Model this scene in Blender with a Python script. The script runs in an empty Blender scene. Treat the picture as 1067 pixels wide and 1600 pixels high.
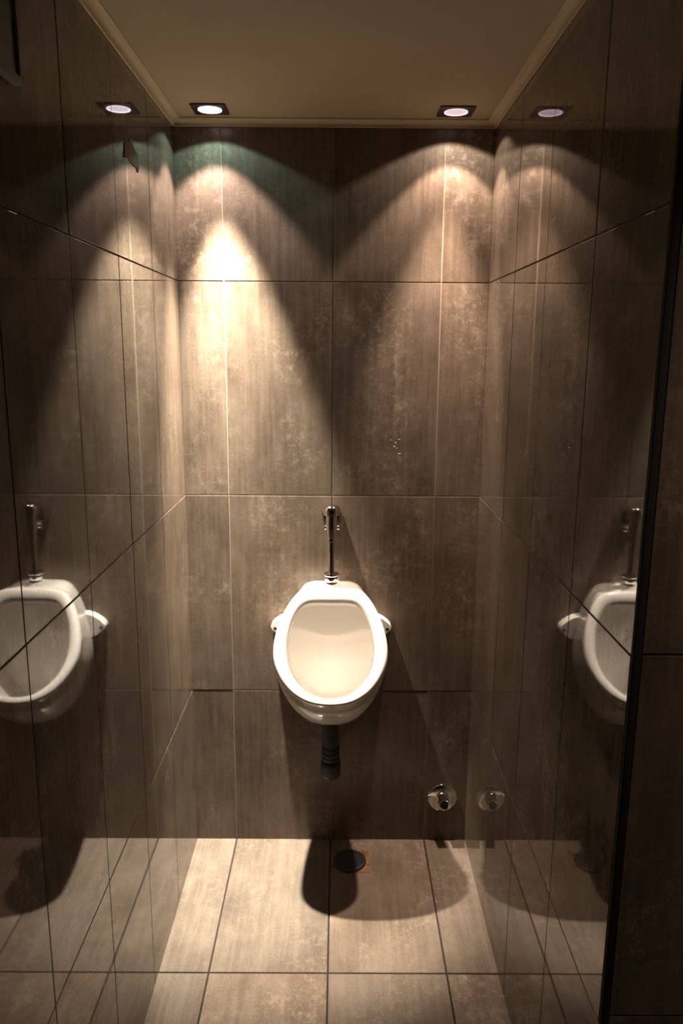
import bpy, bmesh, math, random
from mathutils import Vector, Matrix
random.seed(7)
scene = bpy.context.scene
col = scene.collection
PI = math.pi

# ------------------------------------------------------------------ dimensions (metres)
XL, XR = -0.4305, 0.435          # left and right tiled walls of the niche
ZC = 2.147                       # ceiling
Z1, Z2, Z3 = 0.5176, 1.1307, 1.7337
X1, X2, X3 = -0.302, 0.0, 0.3016
YF = -1.212                      # front end of the right wall
YR = -3.3                        # wall behind the photographer
XO = 1.70                        # far side of the anteroom
G = 0.0030                       # grout joint

# ------------------------------------------------------------------ helpers
def new_mat(name):
    m = bpy.data.materials.new(name); m.use_nodes = True
    nt = m.node_tree; b = nt.nodes['Principled BSDF']
    return m, nt, b

def simple(name, colr, rough=0.5, metal=0.0, noise=0.0, nscale=30.0, coat=0.0, bump=0.0, emis=None, estr=0.0):
    m, nt, b = new_mat(name)
    tc = nt.nodes.new('ShaderNodeTexCoord')
    n = nt.nodes.new('ShaderNodeTexNoise'); n.inputs['Scale'].default_value = nscale; n.inputs['Detail'].default_value = 5
    nt.links.new(tc.outputs['Object'], n.inputs['Vector'])
    mx = nt.nodes.new('ShaderNodeMix'); mx.data_type = 'RGBA'
    mx.inputs['A'].default_value = (*[c*(1-noise) for c in colr], 1)
    mx.inputs['B'].default_value = (*[min(1, c*(1+noise)) for c in colr], 1)
    nt.links.new(n.outputs['Fac'], mx.inputs['Factor'])
    nt.links.new(mx.outputs['Result'], b.inputs['Base Color'])
    b.inputs['Roughness'].default_value = rough; b.inputs['Metallic'].default_value = metal
    b.inputs['Coat Weight'].default_value = coat
    if bump:
        bp = nt.nodes.new('ShaderNodeBump'); bp.inputs['Strength'].default_value = bump; bp.inputs['Distance'].default_value = 0.001
        nt.links.new(n.outputs['Fac'], bp.inputs['Height']); nt.links.new(bp.outputs['Normal'], b.inputs['Normal'])
    if emis:
        b.inputs['Emission Color'].default_value = (*emis, 1); b.inputs['Emission Strength'].default_value = estr
    return m

def tile_material(name, dark, mid, light, rough, patch=1.0, wr=.02, ior=1.5):
    """stone-look porcelain: cloudy brown, streaks along the tile, worn pale patches"""
    m, nt, b = new_mat(name)
    N = nt.nodes.new; L = nt.links.new
    uv = N('ShaderNodeUVMap'); uv.uv_map = 'UVMap'
    def mapped(sx, sy):
        mp = N('ShaderNodeMapping'); mp.inputs['Scale'].default_value = (sx, sy, 1)
        L(uv.outputs['UV'], mp.inputs['Vector']); return mp.outputs['Vector']
    def noise(vec, scale, detail, rough_=0.6, dist=0.0):
        n = N('ShaderNodeTexNoise'); n.inputs['Scale'].default_value = scale; n.inputs['Detail'].default_value = detail
        n.inputs['Roughness'].default_value = rough_; n.inputs['Distortion'].default_value = dist
        L(vec, n.inputs['Vector']); return n.outputs['Fac']
    def ramp(fac, pts):
        r = N('ShaderNodeValToRGB'); e = r.color_ramp.elements
        e[0].position, e[0].color = pts[0][0], (pts[0][1],)*3+(1,)
        e[1].position, e[1].color = pts[-1][0], (pts[-1][1],)*3+(1,)
        L(fac, r.inputs['Fac']); return r.outputs['Color']
    def math_(op, a, bb):
        q = N('ShaderNodeMath'); q.operation = op
        for i, v in enumerate((a, bb)):
            if isinstance(v, (int, float)): q.inputs[i].default_value = v
            else: L(v, q.inputs[i])
        return q.outputs[0]
    def mix(f, a, c, blend='MIX'):
        q = N('ShaderNodeMix'); q.data_type = 'RGBA'; q.blend_type = blend
        if isinstance(f, (int, float)): q.inputs['Factor'].default_value = f
        else: L(f, q.inputs['Factor'])
        for k, v in (('A', a), ('B', c)):
            if isinstance(v, tuple): q.inputs[k].default_value = (*v, 1)
            else: L(v, q.inputs[k])
        return q.outputs['Result']
    cloud = noise(mapped(1, .6), 7.0, 8, .68)
    streak = noise(mapped(60, 3.0), 1.0, 6, .65)
    base = mix(ramp(cloud, ((.34, 0), (.66, 1))), dark, mid)
    base = mix(math_('MULTIPLY', ramp(streak, ((.42, 0), (.75, 1))), .22), base, light)
    # worn patches: fine scratchy speckle inside a broad mask
    mask = ramp(noise(mapped(1.0, .8), 4.2, 3, .55), ((.46, 0), (.68, 1)))
    speck = ramp(noise(mapped(1.0, .75), 34, 10, .78), ((.50, 0), (.62, 1)))
    hs = ramp(noise(mapped(22, 80), 1.0, 8, .72), ((.54, 0), (.66, 1)))
    wear = math_('MULTIPLY', mask, math_('MAXIMUM', speck, math_('MULTIPLY', hs, .7)))
    base = mix(math_('MULTIPLY', wear, .60*patch), base, light)
    fine = ramp(noise(mapped(1, 1), 160, 6, .75), ((.3, .84), (.7, 1.12)))
    base = mix(1.0, base, fine, 'MULTIPLY')
    tone = N('ShaderNodeAttribute'); tone.attribute_name = 'tone'
    base = mix(1.0, base, tone.outputs['Color'], 'MULTIPLY')
    L(base, b.inputs['Base Color'])
    rr = math_('ADD', math_('MULTIPLY', wear, wr), math_('MULTIPLY', cloud, .03))
    L(math_('ADD', rr, rough), b.inputs['Roughness'])
    b.inputs['IOR'].default_value = ior
    return m

def link(name, bm, mats, parent=None, smooth=True, angle=40):
    me = bpy.data.meshes.new(name); bmesh.ops.recalc_face_normals(bm, faces=bm.faces[:])
    bm.to_mesh(me); bm.free()
    for m in (mats if isinstance(mats, (list, tuple)) else [mats]): me.materials.append(m)
    o = bpy.data.objects.new(name, me); col.objects.link(o)
    if smooth:
        me.polygons.foreach_set('use_smooth', [True]*len(me.polygons))
        try: me.set_sharp_from_angle(angle=math.radians(angle))
        except Exception: pass
    if parent: o.parent = parent
    return o

def tag(o, label, cat, group=None):
    o['label'] = label; o['category'] = cat
    if group: o['group'] = group
    return o

def thing(name, label, cat, loc, group=None):
    o = bpy.data.objects.new(name, None); col.objects.link(o); o.location = loc
    o.empty_display_size = .05
    return tag(o, label, cat, group)

def struct(o):
    o['kind'] = 'structure'; return o

def bm_box(bm, x0, x1, y0, y1, z0, z1, mi=0):
    vs = [bm.verts.new((x, y, z)) for x in (x0, x1) for y in (y0, y1) for z in (z0, z1)]
    fs = []
    for f in ((0,1,3,2), (4,6,7,5), (0,4,5,1), (2,3,7,6), (0,2,6,4), (1,5,7,3)):
        q = bm.faces.new([vs[i] for i in f]); q.material_index = mi; fs.append(q)
    return fs

def box(name, b, mat, parent=None, bev=0.0):
    bm = bmesh.new(); bm_box(bm, *b)
    if bev: bmesh.ops.bevel(bm, geom=bm.edges[:], offset=bev, segments=3, affect='EDGES', profile=.5)
    return link(name, bm, mat, parent)

def lathe(bm, prof, center=(0,0,0), axis='Z', n=48, caps=True, mi=0):
    """prof: list of (radius, height along the axis)"""
    def P(r, h, a):
        c, s = r*math.cos(a), r*math.sin(a)
        p = {'Z': (c, s, h), 'Y': (c, h, s), 'X': (h, c, s)}[axis]
        return tuple(p[i]+center[i] for i in range(3))
    rings = []
    for r, h in prof:
        if r < 1e-6: rings.append([bm.verts.new(P(0, h, 0))])
        else: rings.append([bm.verts.new(P(r, h, 2*PI*k/n)) for k in range(n)])
    for a, b in zip(rings, rings[1:]):
        for k in range(n):
            k2 = (k+1) % n
            if len(a) == 1 and len(b) == 1: continue
            if len(a) == 1: f = [a[0], b[k], b[k2]]
            elif len(b) == 1: f = [a[k], a[k2], b[0]]
            else: f = [a[k], a[k2], b[k2], b[k]]
            bm.faces.new(f).material_index = mi
    if caps:
        for r in (rings[0], rings[-1]):
            if len(r) > 1: bm.faces.new(r).material_index = mi

def tube(bm, pts, radii, n=32, caps=True):
    rings = []; pts = [Vector(p) for p in pts]
    prev = None
    for i, p in enumerate(pts):
        t = (pts[min(i+1, len(pts)-1)]-pts[max(i-1, 0)]).normalized()
        if prev is None:
            u = t.cross(Vector((1, 0, 0)) if abs(t.x) < .9 else Vector((0, 1, 0))).normalized()
        else:
            u = (prev - t*prev.dot(t)).normalized()
        prev = u; v = t.cross(u)
        r = radii[i] if isinstance(radii, (list, tuple)) else radii
        rings.append([bm.verts.new(p+r*(math.cos(2*PI*k/n)*u+math.sin(2*PI*k/n)*v)) for k in range(n)])
    for a, b in zip(rings, rings[1:]):
        for k in range(n): bm.faces.new((a[k], a[(k+1)%n], b[(k+1)%n], b[k]))
    if caps: bm.faces.new(rings[0]); bm.faces.new(rings[-1])

# ------------------------------------------------------------------ materials
M_tile = tile_material('brown stone tile', (.085,.064,.047), (.165,.130,.098), (.38,.31,.235), .015, patch=1.0)
M_back = tile_material('brown back wall tile', (.088,.066,.048), (.168,.132,.100), (.38,.315,.245), .20, patch=1.0, ior=1.34)
M_floor = tile_material('brown floor tile', (.125,.098,.074), (.212,.170,.131), (.42,.345,.265), .16, wr=.1)
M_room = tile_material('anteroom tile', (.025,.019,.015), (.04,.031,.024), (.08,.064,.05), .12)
M_grout = simple('pale cement grout', (.27,.22,.165), .9, noise=.25, nscale=60)
M_grout_floor = simple('dark floor grout', (.022,.015,.011), .9, noise=.3, nscale=60)
M_grout_side = simple('dirty brown grout', (.075,.055,.04), .9, noise=.3, nscale=60)
M_ceiling = simple('cream ceiling paint', (.37,.30,.20), .75, noise=.06, nscale=3)
M_cornice = simple('cream cornice paint', (.45,.37,.24), .6, noise=.06, nscale=8)
M_porcelain = simple('glazed white porcelain', (.69,.655,.605), .10, noise=.015, nscale=6, coat=.5)
M_chrome = simple('polished chrome', (.80,.79,.77), .06, 1.0, noise=.04, nscale=20)
M_dark = simple('dark bore', (.008,.008,.008), .6)
M_pvc = simple('dark grey plastic pipe', (.030,.034,.036), .38, noise=.2, nscale=25)
M_black = simple('black rubber', (.012,.012,.013), .45, noise=.2, nscale=40)
M_trim = simple('black metal corner profile', (.006,.006,.006), .85)
M_frame = simple('dark bronze lamp bezel', (.055,.045,.042), .35, .6)
M_scrap = simple('ragged brown paper', (.20,.145,.085), .85, noise=.25, nscale=80)
M_fleck = simple('pale painted glint', (.75,.66,.55), .35)
M_panel = simple('dim blue grey panel', (.10,.115,.125), .35)
M_panelframe = simple('grey panel frame', (.16,.16,.155), .4)

# rusty drain plate
def rust_mat():
    m, nt, b = new_mat('rusty drain plate')
    tc = nt.nodes.new('ShaderNodeTexCoord'); n = nt.nodes.new('ShaderNodeTexNoise')
    n.inputs['Scale'].default_value = 60; n.inputs['Detail'].default_value = 8
    nt.links.new(tc.outputs['Object'], n.inputs['Vector'])
    r = nt.nodes.new('ShaderNodeValToRGB')
    r.color_ramp.elements[0].position = .35; r.color_ramp.elements[0].color = (.09,.045,.02,1)
    r.color_ramp.elements[1].position = .68; r.color_ramp.elements[1].color = (.32,.15,.06,1)
    nt.links.new(n.outputs['Fac'], r.inputs['Fac']); nt.links.new(r.outputs['Color'], b.inputs['Base Color'])
    b.inputs['Roughness'].default_value = .6
    return m
M_rust = rust_mat()

# ------------------------------------------------------------------ tiled surfaces (each wall one mesh, tiles are geometry)
def tiled(name, origin, U, V, Nn, us, vs, thick, mats, swap=False, tone=(.9, 1.1), lip=.0005, rows=(.0018,)*4, joint=None):
    """us, vs: joint positions along U and V; the slab behind the tiles has the grout colour"""
    O, U, V, Nn = Vector(origin), Vector(U), Vector(V), Vector(Nn)
    bm = bmesh.new(); uvl = bm.loops.layers.uv.new('UVMap'); cl = bm.loops.layers.float_color.new('tone')
    P = lambda u, v, h: O+U*u+V*v+Nn*h
    # slab
    c = [bm.verts.new(P(u, v, h)) for h in (0, -thick) for u, v in ((us[0],vs[0]),(us[-1],vs[0]),(us[-1],vs[-1]),(us[0],vs[-1]))]
    for f in ((0,1,2,3), (4,7,6,5), (0,4,5,1), (1,5,6,2), (2,6,7,3), (3,7,4,0)):
        bm.faces.new([c[i] for i in f]).material_index = 1
    g = (joint or G)/2; bv = .0007
    for i in range(len(us)-1):
        for j in range(len(vs)-1):
            u0, u1, v0, v1 = us[i]+g, us[i+1]-g, vs[j]+g, vs[j+1]-g
            if i == 0: u0 = us[i]+.0012
            if j == 0: v0 = vs[j]+.0012
            h = rows[min(j, 3)]+random.uniform(-.5, .5)*lip
            t = random.uniform(*tone); w = random.uniform(-.03, .03)
            tc = (t*(1+w), t, t*(1-w), 1)
            du, dv = random.uniform(0, 50), random.uniform(0, 50)
            rings = []
            for e, hh in ((0, 0), (0, h-bv), (bv*.35, h-bv*.3), (bv, h)):
                rings.append([(u0+e, v0+e, hh), (u1-e, v0+e, hh), (u1-e, v1-e, hh), (u0+e, v1-e, hh)])
            vr = [[bm.verts.new(P(*q)) for q in r] for r in rings]
            faces = []
            for a in range(3):
                for k in range(4):
                    k2 = (k+1) % 4
                    faces.append((bm.faces.new((vr[a][k], vr[a][k2], vr[a+1][k2], vr[a+1][k])),
                                  (rings[a][k], rings[a][k2], rings[a+1][k2], rings[a+1][k])))
            faces.append((bm.faces.new(vr[3]), rings[3]))
            for f, cs in faces:
                f.material_index = 0
                for lp in f.loops:
                    co = lp.vert.co-O
                    uu, vv = co.dot(U)+du, co.dot(V)+dv
                    lp[uvl].uv = (vv, uu) if swap else (uu, vv)
                    lp[cl] = tc
    return struct(link(name, bm, mats, smooth=False))

ZT = 2.13
tiled('wall_back', (0,0,0), (1,0,0), (0,0,1), (0,-1,0), [XL-.0,X1,X2,X3,XR+.0], [0,Z1,Z2,Z3,ZT+.016], .10, [M_back, M_grout], tone=(.92,1.06), lip=.0007, rows=(.0017,.0022,.0012,.0013))
LY = [0,.300,.592,.885,1.182,1.48,1.78,2.08,2.38,2.68,2.98,3.30]
tiled('wall_left', (XL,0,0), (0,-1,0), (0,0,1), (1,0,0), LY, [0,Z1,Z2,Z3,ZT+.016], .10, [M_tile, M_grout_side], tone=(.92,1.06), rows=(.0024,.0021,.0014,.0017))
RY = [0,.330,.615,.920,-YF]
tiled('wall_right', (XR,0,0), (0,-1,0), (0,0,1), (-1,0,0), RY, [0,Z1,Z2,Z3,ZT+.016], .08, [M_tile, M_grout_side], tone=(.9,1.04), rows=(.0024,.0021,.0014,.0017))
tiled('wall_front', (XR+.012,YF-.0,0), (1,0,0), (0,0,1), (0,-1,0), [0,.30,.60,.90,1.2,XO-XR-.012], [0,.534,1.134,1.738,ZT+.016], .06, [M_tile, M_grout_floor], tone=(.85,1.0))
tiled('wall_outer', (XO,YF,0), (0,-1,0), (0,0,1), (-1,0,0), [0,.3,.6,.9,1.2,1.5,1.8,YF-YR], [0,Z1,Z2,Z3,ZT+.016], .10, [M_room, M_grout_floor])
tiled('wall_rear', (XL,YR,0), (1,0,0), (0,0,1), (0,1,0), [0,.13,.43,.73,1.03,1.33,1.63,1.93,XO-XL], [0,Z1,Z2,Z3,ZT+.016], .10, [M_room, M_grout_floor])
# floor: niche strip and anteroom share the joints
def floor():
    fx = [XL, X1, X2, X3, .60, .90, 1.20, 1.50, XO]
    fy = [0, .552, 1.152, 1.752, 2.352, 2.952, -YR]
    o = tiled('floor', (0,0,0), (1,0,0), (0,-1,0), (0,0,1), fx, fy, .10, [M_floor, M_grout_floor], tone=(.93,1.05), lip=.0003, rows=(.0022,)*4, joint=.0048)
    return o
floor()
struct(box('ceiling', (XL-.1, XO+.1, YR-.1, .1, ZC, ZC+.08), M_ceiling))

# black corner profile where the right wall turns
struct(box('trim_1', (XR-.001, XR+.0105, YF-.006, YF+.004, 0.003, ZC-.001), M_trim, bev=.0012))

# cornice moulding: quarter-round with a small bead, run along each wall
def cornice(name, pts, nrm):
    prof = []
    H, D = ZC-2.1295, .024
    prof = [(0, 0), (.004, 0)]
    for k in range(9):
        a = PI/2*k/8
        prof.append((.004+(D-.010)*(1-math.cos(a)), (H-.004)*math.sin(a)))
    prof += [(D-.002, H-.004), (D, H-.0025), (D, H), (0, H)]
    bm = bmesh.new(); rings = []
    for (p, m) in zip(pts, nrm):
        rings.append([bm.verts.new((p[0]+m[0]*d, p[1]+m[1]*d, 2.1295+h)) for d, h in prof])
    for a, b in zip(rings, rings[1:]):
        for k in range(len(prof)):
            k2 = (k+1) % len(prof); bm.faces.new((a[k], a[k2], b[k2], b[k]))
    bm.faces.new(rings[0]); bm.faces.new(rings[-1])
    return struct(link(name, bm, M_cornice, angle=50))
cw = .0025
cornice('trim_2', [(XL+cw, YR+.03), (XL+cw, -cw)], [(1, 0), (1, -1)])
cornice('trim_3', [(XL+cw, -cw), (XR-cw, -cw)], [(1, -1), (-1, -1)])
cornice('trim_4', [(XR-cw, -cw), (XR-cw, YF+.006)], [(-1, -1), (-1, 0)])

# ------------------------------------------------------------------ urinal
def catmull(pts, n):
    """closed Catmull-Rom through pts, n samples spread evenly by arc length"""
    m = len(pts); dense = []
    for i in range(m):
        p0, p1, p2, p3 = (Vector(pts[(i+k-1) % m]) for k in range(4))
        for s in range(24):
            t = s/24
            dense.append(.5*((2*p1)+(-p0+p2)*t+(2*p0-5*p1+4*p2-p3)*t*t+(-p0+3*p1-3*p2+p3)*t**3))
    ln = [0]
    for a, b in zip(dense, dense[1:]+dense[:1]): ln.append(ln[-1]+(b-a).length)
    out = []; j = 0
    for k in range(n):
        L = ln[-1]*k/n
        while ln[j+1] < L: j += 1
        f = (L-ln[j])/max(1e-9, ln[j+1]-ln[j])
        out.append(dense[j].lerp(dense[(j+1) % len(dense)], f))
    return out

def sym(half):
    h = [(x, v) for x, v in half]
    return h + [(-x, v) for x, v in reversed(h[1:-1])]
OUT = sym([(0,-.022),(.0600,-.021),(.0890,.000),(.1050,.038),(.1235,.122),(.1420,.245),(.1535,.362),(.1600,.490),(.1580,.604),(.1475,.706),(.1285,.812),(.0990,.908),(.0565,.978),(0,1.002)])
INN = sym([(0,.112),(.0520,.113),(.0740,.132),(.0905,.176),(.1045,.248),(.1150,.340),(.1210,.440),(.1225,.530),(.1185,.625),(.1065,.722),(.0875,.802),(.0640,.868),(.0345,.912),(0,.928)])
NU = 160
O_, I_ = catmull(OUT, NU), catmull(INN, NU)
ut, ub = Vector((0, -.100, .866)), Vector((0, -.285, .600))
un = Vector((0, -.821, .571))

def urinal():
    root = thing('urinal', 'small white porcelain wall urinal hung below the chrome flush valve on the back wall', 'urinal', (0, 0, .45))
    base = Vector(root.location)
    bm = bmesh.new(); rings = []
    def ring(shape, top, bot, sx=1.0, off=0.0, cen=None, sv=1.0, v0=.5):
        r = []
        for p in shape:
            v = v0+(p.y-v0)*sv
            q = top.lerp(bot, v)+un*off; q = Vector((p.x*sx, q.y, q.z)); r.append(bm.verts.new(q-base))
        rings.append(r)
    def sec(y0, z0, y1, z1, sx):
        ring(O_, Vector((0, y0, z0)), Vector((0, y1, z1)), sx)
    # from the wall outwards
    sec(-.0045, .8605, -.0045, .486, .84)
    sec(-.012, .8655, -.012, .478, .855)
    sec(-.030, .8665, -.055, .472, .88)
    sec(-.048, .8665, -.105, .472, .910)
    sec(-.064, .8665, -.155, .483, .940)
    sec(-.077, .8665, -.205, .506, .965)
    sec(-.086, .8665, -.243, .534, .982)
    sec(-.093, .8665, -.267, .562, .992)
    sec(-.097, .8665, -.279, .580, .996)
    # rolled rim
    ring(O_, ut, ub, 1.0, -.008)
    ring(O_, ut, ub, .998, .002, None, .998)
    ring(O_, ut, ub, .985, .0085, None, .988)
    def between(f, off):
        r = []
        for a, b in zip(O_, I_):
            p = a.lerp(b, f); q = ut.lerp(ub, p.y)+un*off
            r.append(bm.verts.new(Vector((p.x, q.y, q.z))-base))
        rings.append(r)
    between(.22, .0115); between(.45, .0115); between(.68, .0085); between(.86, .0035); between(.96, -.003)
    between(1.0, -.010)
    ring(I_, ut, ub, 1.012, -.018, None, 1.012)
    # bowl interior: an undercut cavity with an upright back and a deep trough behind the front lip
    lipring = [v.co+base for v in rings[-1]]
    ends = []
    for p in I_:
        wv = max(0.0, min(1.0, (p.y-.112)/.816)); ends.append((Vector((p.x*1.03, -.045, .818+(.506-.818)*wv)), wv**1.6))
    for t in (.06, .13, .21, .30, .40, .50, .60, .70, .79, .87, .94, 1.0):
        r = []
        for q, (e, f) in zip(lipring, ends):
            c1 = q+Vector((q.x*.05, .012+.004*f, -.004-.070*f)); c2 = e+Vector((e.x*.045, -.022-.115*f, .004-.008*f))
            c2.x, c1.x = e.x*1.03, q.x*1.05
            w = (1-t)**3*q+3*(1-t)**2*t*c1+3*(1-t)*t*t*c2+t**3*e
            r.append(bm.verts.new(w-base))
        rings.append(r)
    mid = Vector((0, -.040, .655))
    for t in (.06, .15, .28, .45, .65, .85):
        r = []
        for e, f in ends:
            w = e.lerp(mid, t); w.y = -.045+.006*min(1, t*3)
            r.append(bm.verts.new(w-base))
        rings.append(r)
    for a, b in zip(rings, rings[1:]):
        for k in range(NU): bm.faces.new((a[k], a[(k+1) % NU], b[(k+1) % NU], b[k]))
    bm.faces.new(rings[0]); bm.faces.new(rings[-1])
    link('bowl', bm, M_porcelain, root, angle=70)
    # raised inlet boss on the top shelf
    bm = bmesh.new()
    lathe(bm, [(.040, -.004), (.038, .0015), (.031, .006), (.0265, .011), (.0245, .017), (.0225, .020), (.015, .020)], (0, -.070, .866-.45))
    link('inlet_boss', bm, M_porcelain, root)
    # fixing lugs
    for s in (-1, 1):
        bm = bmesh.new()
        outline = [(.120, .776), (.138, .772), (.154, .764), (.168, .754), (.177, .745), (.1815, .736), (.1805, .729), (.173, .721), (.162, .711), (.148, .702), (.120, .694)]
        lay = []
        for y, ins in ((-.0042, 0), (-.022, 0), (-.030, .0015), (-.034, .005)):
            cx, cz = .148, .735
            lay.append([bm.verts.new((s*(cx+(x-cx)*(1-ins*14)), y, cz+(z-cz)*(1-ins*14)-.45)) for x, z in outline])
        for a, b in zip(lay, lay[1:]):
            for k in range(len(outline)): bm.faces.new((a[k], a[(k+1) % len(outline)], b[(k+1) % len(outline)], b[k]))
        bm.faces.new(lay[0]); bm.faces.new(lay[-1])
        lug = link('mounting_lug', bm, M_porcelain, root, angle=60)
        bm = bmesh.new()
        lathe(bm, [(.0050, 0), (.0050, -.002), (.0045, -.0035), (0, -.004)], (s*.1680, -.0325, .731-.45), 'Y', 20)
        sc = link('screw', bm, M_dark, lug); sc['label'] = 'dark fixing screw'
    return root
urinal()

# ------------------------------------------------------------------ chrome flush valve
def flush_valve():
    root = thing('flush_valve', 'chrome push button flush valve rising from the top of the urinal', 'flush valve', (0, 0, .885))
    zb = .885
    Y = -.072
    bm = bmesh.new()   # round housing on the wall
    lathe(bm, [(.0300, -.0026), (.0310, -.005), (.0310, -.040), (.0300, -.044), (.0240, -.0475), (.0180, -.0490), (.0120, -.0490)], (.0010, 0, 1.076-zb), 'Y', 56)
    link('wall_housing', bm, M_chrome, root)
    bm = bmesh.new()
    lathe(bm, [(.0150, -.047), (.0150, -.050), (.0165, -.053), (.0165, -.066)], (.0015, 0, 1.068-zb), 'Y', 40)
    link('inlet_neck', bm, M_chrome, root)
    for q in (-1, 1):   # side screws
        bm = bmesh.new()
        lathe(bm, [(.0065, 0), (.0065, q*.008), (.0045, q*.0105), (0, q*.011)], (.0015+q*.0135, -.058, 1.048-zb), 'X', 24)
        link('stop_screw', bm, M_chrome, root)
    bm = bmesh.new()   # body, tapered to the outlet
    lathe(bm, [(.0150, 1.088-zb), (.0158, 1.084-zb), (.0158, 1.080-zb), (.0162, 1.078-zb), (.0164, 1.052-zb), (.0160, 1.043-zb), (.0136, 1.028-zb), (.0124, 1.022-zb),
               (.0140, 1.020-zb), (.0140, 1.012-zb), (.0112, 1.010-zb), (.0108, .985-zb), (.0114, .983-zb), (.0114, .979-zb), (.0092, .978-zb)], (0, Y, 0))
    link('valve_body', bm, M_chrome, root)
    bm = bmesh.new()   # domed push button
    lathe(bm, [(.0170, 1.086-zb), (.0226, 1.088-zb), (.0236, 1.093-zb), (.0234, 1.103-zb), (.0208, 1.1105-zb), (.0155, 1.1150-zb), (.0080, 1.117-zb), (0, 1.1178-zb)], (0, Y, 0))
    link('push_button', bm, M_chrome, root)
    bm = bmesh.new()
    lathe(bm, [(.0090, .980-zb), (.0090, .905-zb)], (0, Y, 0))
    link('tailpipe', bm, M_chrome, root)
    bm = bmesh.new()
    lathe(bm, [(.0095, .9185-zb), (.0170, .9180-zb), (.0215, .9160-zb), (.0222, .9115-zb), (.0200, .9085-zb), (.0185, .9075-zb), (.0190, .9040-zb), (.0178, .896-zb), (.0150, .890-zb), (.0135, .8865-zb)], (0, Y, 0))
    link('spud_nut', bm, M_chrome, root)
flush_valve()

# ------------------------------------------------------------------ drain pipe under the bowl
def drain_pipe():
    root = thing('drain_pipe', 'dark grey plastic waste pipe with black coupling below the urinal', 'drain pipe', (0, 0, .28))
    X, Y, zb = .0010, -.115, .28
    bm = bmesh.new(); lathe(bm, [(.0235, .4665-zb), (.0240, .464-zb), (.0240, .372-zb)], (X, Y, 0)); link('waste_tube', bm, M_pvc, root)
    bm = bmesh.new()
    prof = [(.0240, .392-zb), (.0262, .391-zb), (.0270, .387-zb), (.0270, .379-zb), (.0240, .377-zb), (.0240, .373-zb), (.0262, .371-zb), (.0262, .365-zb), (.0240, .363-zb), (.0240, .359-zb), (.0262, .357-zb), (.0262, .351-zb), (.0245, .348-zb)]
    lathe(bm, prof, (X, Y, 0)); link('ribbed_collar', bm, M_black, root)
    bm = bmesh.new()
    lathe(bm, [(.0250, .349-zb), (.0285, .345-zb), (.0300, .335-zb), (.0300, .315-zb), (.0292, .306-zb), (.0292, .303-zb), (.0270, .297-zb), (.0200, .291-zb), (.0100, .2885-zb), (0, .288-zb)], (X, Y, 0))
    link('trap_cup', bm, M_black, root)
    bm = bmesh.new()
    tube(bm, [(X, Y+.018, .325-zb), (X, Y+.05, .325-zb), (X, -.012, .325-zb), (X, -.0035, .325-zb)], [.018]*4); link('wall_outlet', bm, M_black, root)
drain_pipe()

# ------------------------------------------------------------------ chrome wall tap low on the right
def wall_tap():
    cx, cz = .3565, .154
    root = thing('wall_tap', 'round chrome wall plate with short open spout low on the back wall', 'tap', (cx, 0, cz))
    bm = bmesh.new()
    lathe(bm, [(.0455, -.0034), (.0465, -.0055), (.0450, -.0080), (.0400, -.0100), (.0290, -.0120), (.0200, -.0130), (.0, -.0130)], (0, 0, 0), 'Y', 64)
    link('cover_plate', bm, M_chrome, root)
    bm = bmesh.new()
    d = Vector((.04, -1, -.05)).normalized()
    p0 = Vector((-.001, -.011, .004))
    pts = [p0+d*t for t in (0, .012, .024, .034, .038)]
    tube(bm, pts, [.0220, .0200, .0185, .0180, .0170], 40, caps=False)
    tube(bm, [pts[-1], pts[-1]-d*.002, pts[-1]-d*.012], [.0170, .0135, .0132], 40, caps=False)
    sp = link('spout', bm, M_chrome, root)
    bm = bmesh.new()
    tube(bm, [pts[-1]-d*.006, pts[-1]-d*.009], [.0134, .0134], 32); b = link('bore', bm, M_dark, sp); b['label'] = 'black open bore of the spout'
wall_tap()

# ------------------------------------------------------------------ floor drain
def floor_drain():
    root = thing('floor_drain', 'black round floor drain cover on a rusty square plate under the urinal', 'floor drain', (.060, -.112, .0))
    bm = bmesh.new(); bm_box(bm, -.0560, .0610, -.053, .053, .0010, .0034)
    bmesh.ops.bevel(bm, geom=bm.edges[:], offset=.0008, segments=2, affect='EDGES')
    p = link('plate', bm, M_rust, root); p['label'] = 'rusty brown square plate'
    bm = bmesh.new()
    lathe(bm, [(.0500, .0032), (.0515, .0060), (.0500, .0110), (.0465, .0130), (.0420, .0125), (.0405, .0105), (.0120, .0100), (.0105, .0120), (.0085, .0150), (0, .0155)], (0, -.004, 0), 'Z', 64)
    c = link('cover', bm, M_black, root); c['label'] = 'black round cover with a raised edge'
floor_drain()

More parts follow.
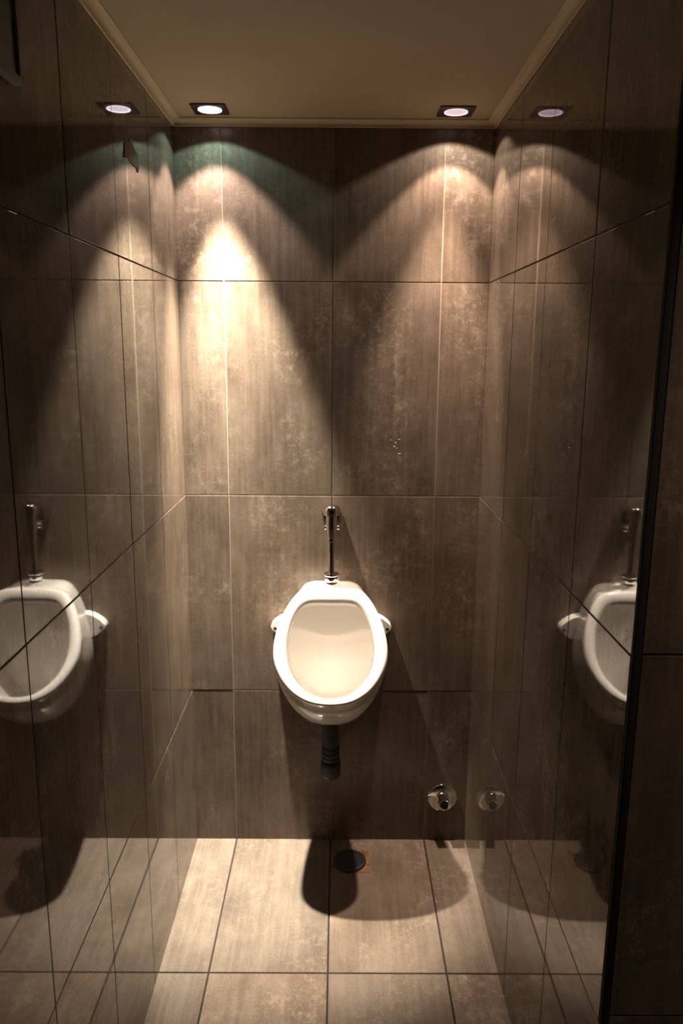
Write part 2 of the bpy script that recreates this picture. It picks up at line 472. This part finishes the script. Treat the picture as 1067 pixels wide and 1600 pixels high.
# ------------------------------------------------------------------ downlights
def downlight(x, y, label, face_col, face_str, spots, sz=.045):
    root = thing('downlight', label, 'ceiling light', (x, y, ZC), 'recessed ceiling downlights')
    # square bezel with a round opening
    bm = bmesh.new(); n = 64; ri = .0300; rings = []
    sq = []
    for k in range(n):
        a = 2*PI*(k+.5)/n; c, s = math.cos(a), math.sin(a); m = max(abs(c), abs(s)); sq.append((c/m, s/m))
    for r0, h in ((1.0, 0), (1.0, -.0022), (.985, -.0032)):
        rings.append([bm.verts.new((sz*r0*u, sz*r0*v, h)) for u, v in sq])
    for r, h in ((ri+.003, -.0036), (ri, -.0030), (ri, -.0004)):
        rings.append([bm.verts.new((r*math.cos(2*PI*(k+.5)/n), r*math.sin(2*PI*(k+.5)/n), h)) for k in range(n)])
    for a, b in zip(rings, rings[1:]):
        for k in range(n): bm.faces.new((a[k], a[(k+1) % n], b[(k+1) % n], b[k]))
    link('bezel', bm, M_frame, root)
    # reflector lamp face: shallow bowl with a bright capsule
    m, nt, b = new_mat('lamp face')
    tc = nt.nodes.new('ShaderNodeTexCoord'); w = nt.nodes.new('ShaderNodeTexNoise'); w.inputs['Scale'].default_value = 90
    nt.links.new(tc.outputs['Object'], w.inputs['Vector'])
    mx = nt.nodes.new('ShaderNodeMix'); mx.data_type = 'RGBA'
    mx.inputs['A'].default_value = (*[c*.55 for c in face_col], 1); mx.inputs['B'].default_value = (*[c*1.3 for c in face_col], 1)
    nt.links.new(w.outputs['Fac'], mx.inputs['Factor'])
    b.inputs['Base Color'].default_value = (.3, .28, .28, 1); b.inputs['Roughness'].default_value = .3
    nt.links.new(mx.outputs['Result'], b.inputs['Emission Color']); b.inputs['Emission Strength'].default_value = face_str
    bm = bmesh.new()
    lathe(bm, [(.0298, -.0028), (.0285, -.0020), (.0200, -.0012), (.0100, -.0008), (0, -.0007)], (0, 0, 0), 'Z', 48, caps=False)
    link('lamp_face', bm, m, root)
    bm = bmesh.new()
    lathe(bm, [(.0302, -.0030), (.0302, -.0042), (.0282, -.0042), (.0282, -.0030)], (0, 0, 0), 'Z', 48, caps=False)
    m2 = simple('lamp rim', (.6,.6,.6), .2, emis=face_col, estr=face_str*1.6)
    link('lamp_rim', bm, m2, root)
    for nm, half, blend, power, colr, tilt, rad in spots:
        l = bpy.data.lights.new(nm, 'SPOT'); l.energy = power; l.color = colr
        l.spot_size = 2*math.radians(half); l.spot_blend = blend; l.shadow_soft_size = rad
        o = bpy.data.objects.new(nm, l); col.objects.link(o); o.parent = root
        o.location = (0, 0, -.0062)
        o.rotation_euler = (math.radians(tilt[0]), math.radians(tilt[1]), 0)

downlight(-.313, -.100, 'lit square downlight at the left of the ceiling, the brighter of the two', (1.0,.86,.92), 2.2, [
    ('lamp_spill', 64, .10, 1.6, (.60,.95,.88), (0, 0), .006),
    ('lamp_field', 44, .35, 19, (1.0,.80,.73), (0, 0), .006),
    ('lamp_core', 20.5, .6, 450, (1.0,.88,.73), (1.0, -3), .018),
    ('lamp_beam', 14, 1.0, 600, (1.0,.88,.74), (0, 0), .018)])
downlight(.313, -.096, 'lit square downlight at the right of the ceiling, the dimmer of the two', (1.0,.74,.82), .75, [
    ('lamp_spill', 64, .15, 3.2, (.95,.80,.68), (0, 0), .006),
    ('lamp_field', 44, .25, 15, (1.0,.74,.60), (0, 0), .006),
    ('lamp_core', 22, .9, 130, (1.0,.75,.60), (2, 1.5), .018)])

# added fill lamp, out of view, brightens the dark wall on the right
downlight(.95, -1.55, 'dim square fill downlight added out of view in the anteroom ceiling', (1.0,.8,.7), .4, [
    ('lamp_field', 62, .8, 26, (1.0,.74,.58), (0, 0), .02)])

# ------------------------------------------------------------------ small marks on the walls
def flat_shape(name, pts3, nrm, t, mat, label, cat):
    bm = bmesh.new(); n = Vector(nrm)*t
    a = [bm.verts.new(p) for p in pts3]; b = [bm.verts.new(Vector(p)+n) for p in pts3]
    bm.faces.new(a); bm.faces.new(b)
    for k in range(len(a)): bm.faces.new((a[k], a[(k+1) % len(a)], b[(k+1) % len(a)], b[k]))
    return tag(link(name, bm, mat, smooth=False), label, cat)
xs = XL+.0017
flat_shape('paper_scrap', [(xs, y, z) for y, z in ((-.505,1.9686),(-.478,1.976),(-.4512,1.9894),(-.440,1.978),(-.425,1.970),(-.398,1.9687),(-.392,1.950),(-.4034,1.9302),(-.412,1.937),(-.4453,1.937),(-.480,1.942),(-.516,1.9365),(-.509,1.952))],
           (1,0,0), .0018, M_scrap, 'ragged brown paper scrap stuck high on the left tiled wall', 'paper scrap')

root = tag(bpy.data.objects.new('wall_panel', None), 'dim blue grey panel in a thin frame high on the left tiled wall', 'panel'); col.objects.link(root)
root.location = (XL+.003, -1.08, 1.90)
box('panel_face', (0, .010, -.31, -.008, .008, .200), M_panel, root)
bm = bmesh.new()
for b_ in ((0, .014, -.32, 0, 0, .009), (0, .014, -.32, 0, .199, .208), (0, .014, -.009, 0, .009, .199), (0, .014, -.32, -.311, .009, .199)): bm_box(bm, *b_)
link('panel_frame', bm, M_panelframe, root)

bm = bmesh.new()  # pale flecks paint in the glints of a clear sticker on the tile
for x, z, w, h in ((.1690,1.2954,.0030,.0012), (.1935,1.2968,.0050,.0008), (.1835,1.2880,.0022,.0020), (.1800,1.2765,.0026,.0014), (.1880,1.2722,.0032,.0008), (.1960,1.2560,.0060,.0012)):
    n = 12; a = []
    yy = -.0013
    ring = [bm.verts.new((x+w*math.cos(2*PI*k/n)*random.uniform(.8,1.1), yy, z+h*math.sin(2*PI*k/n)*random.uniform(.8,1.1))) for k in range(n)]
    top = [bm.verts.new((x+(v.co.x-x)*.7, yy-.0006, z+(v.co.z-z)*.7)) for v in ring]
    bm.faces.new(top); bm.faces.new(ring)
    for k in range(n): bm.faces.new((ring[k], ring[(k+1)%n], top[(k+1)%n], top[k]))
tag(link('sticker_glints', bm, M_fleck), 'pale flecks painted as glints of a clear sticker on the back wall tile right of the flush valve', 'painted glints')

# ------------------------------------------------------------------ camera
cam = bpy.data.cameras.new('camera'); co = bpy.data.objects.new('camera', cam); col.objects.link(co)
cam.sensor_fit = 'VERTICAL'; cam.sensor_height = 36; cam.sensor_width = 24; cam.lens = 1212.3*36/1600
R = Vector((1.0,-.0020,.0068)).normalized(); F = Vector((.0034,.9787,-.2052)).normalized()
U = R.cross(F).normalized(); R = F.cross(U)
co.matrix_world = Matrix(((R.x,U.x,-F.x,.0208),(R.y,U.y,-F.y,-2.2382),(R.z,U.z,-F.z,1.551),(0,0,0,1)))
cam.clip_start = .01
scene.camera = co

# ------------------------------------------------------------------ world and view
w = bpy.data.worlds.new('world'); scene.world = w; w.use_nodes = True
w.node_tree.nodes['Background'].inputs[0].default_value = (.02,.015,.012,1); w.node_tree.nodes['Background'].inputs[1].default_value = .2
vs = scene.view_settings
vs.view_transform = 'Standard'; vs.look = 'None'; vs.gamma = 1; vs.use_curve_mapping = False; vs.exposure = 0.0
c = scene.cycles
c.use_denoising = True; c.max_bounces = 10; c.diffuse_bounces = 6; c.glossy_bounces = 6
c.sample_clamp_indirect = 40.0; c.blur_glossy = 0.1
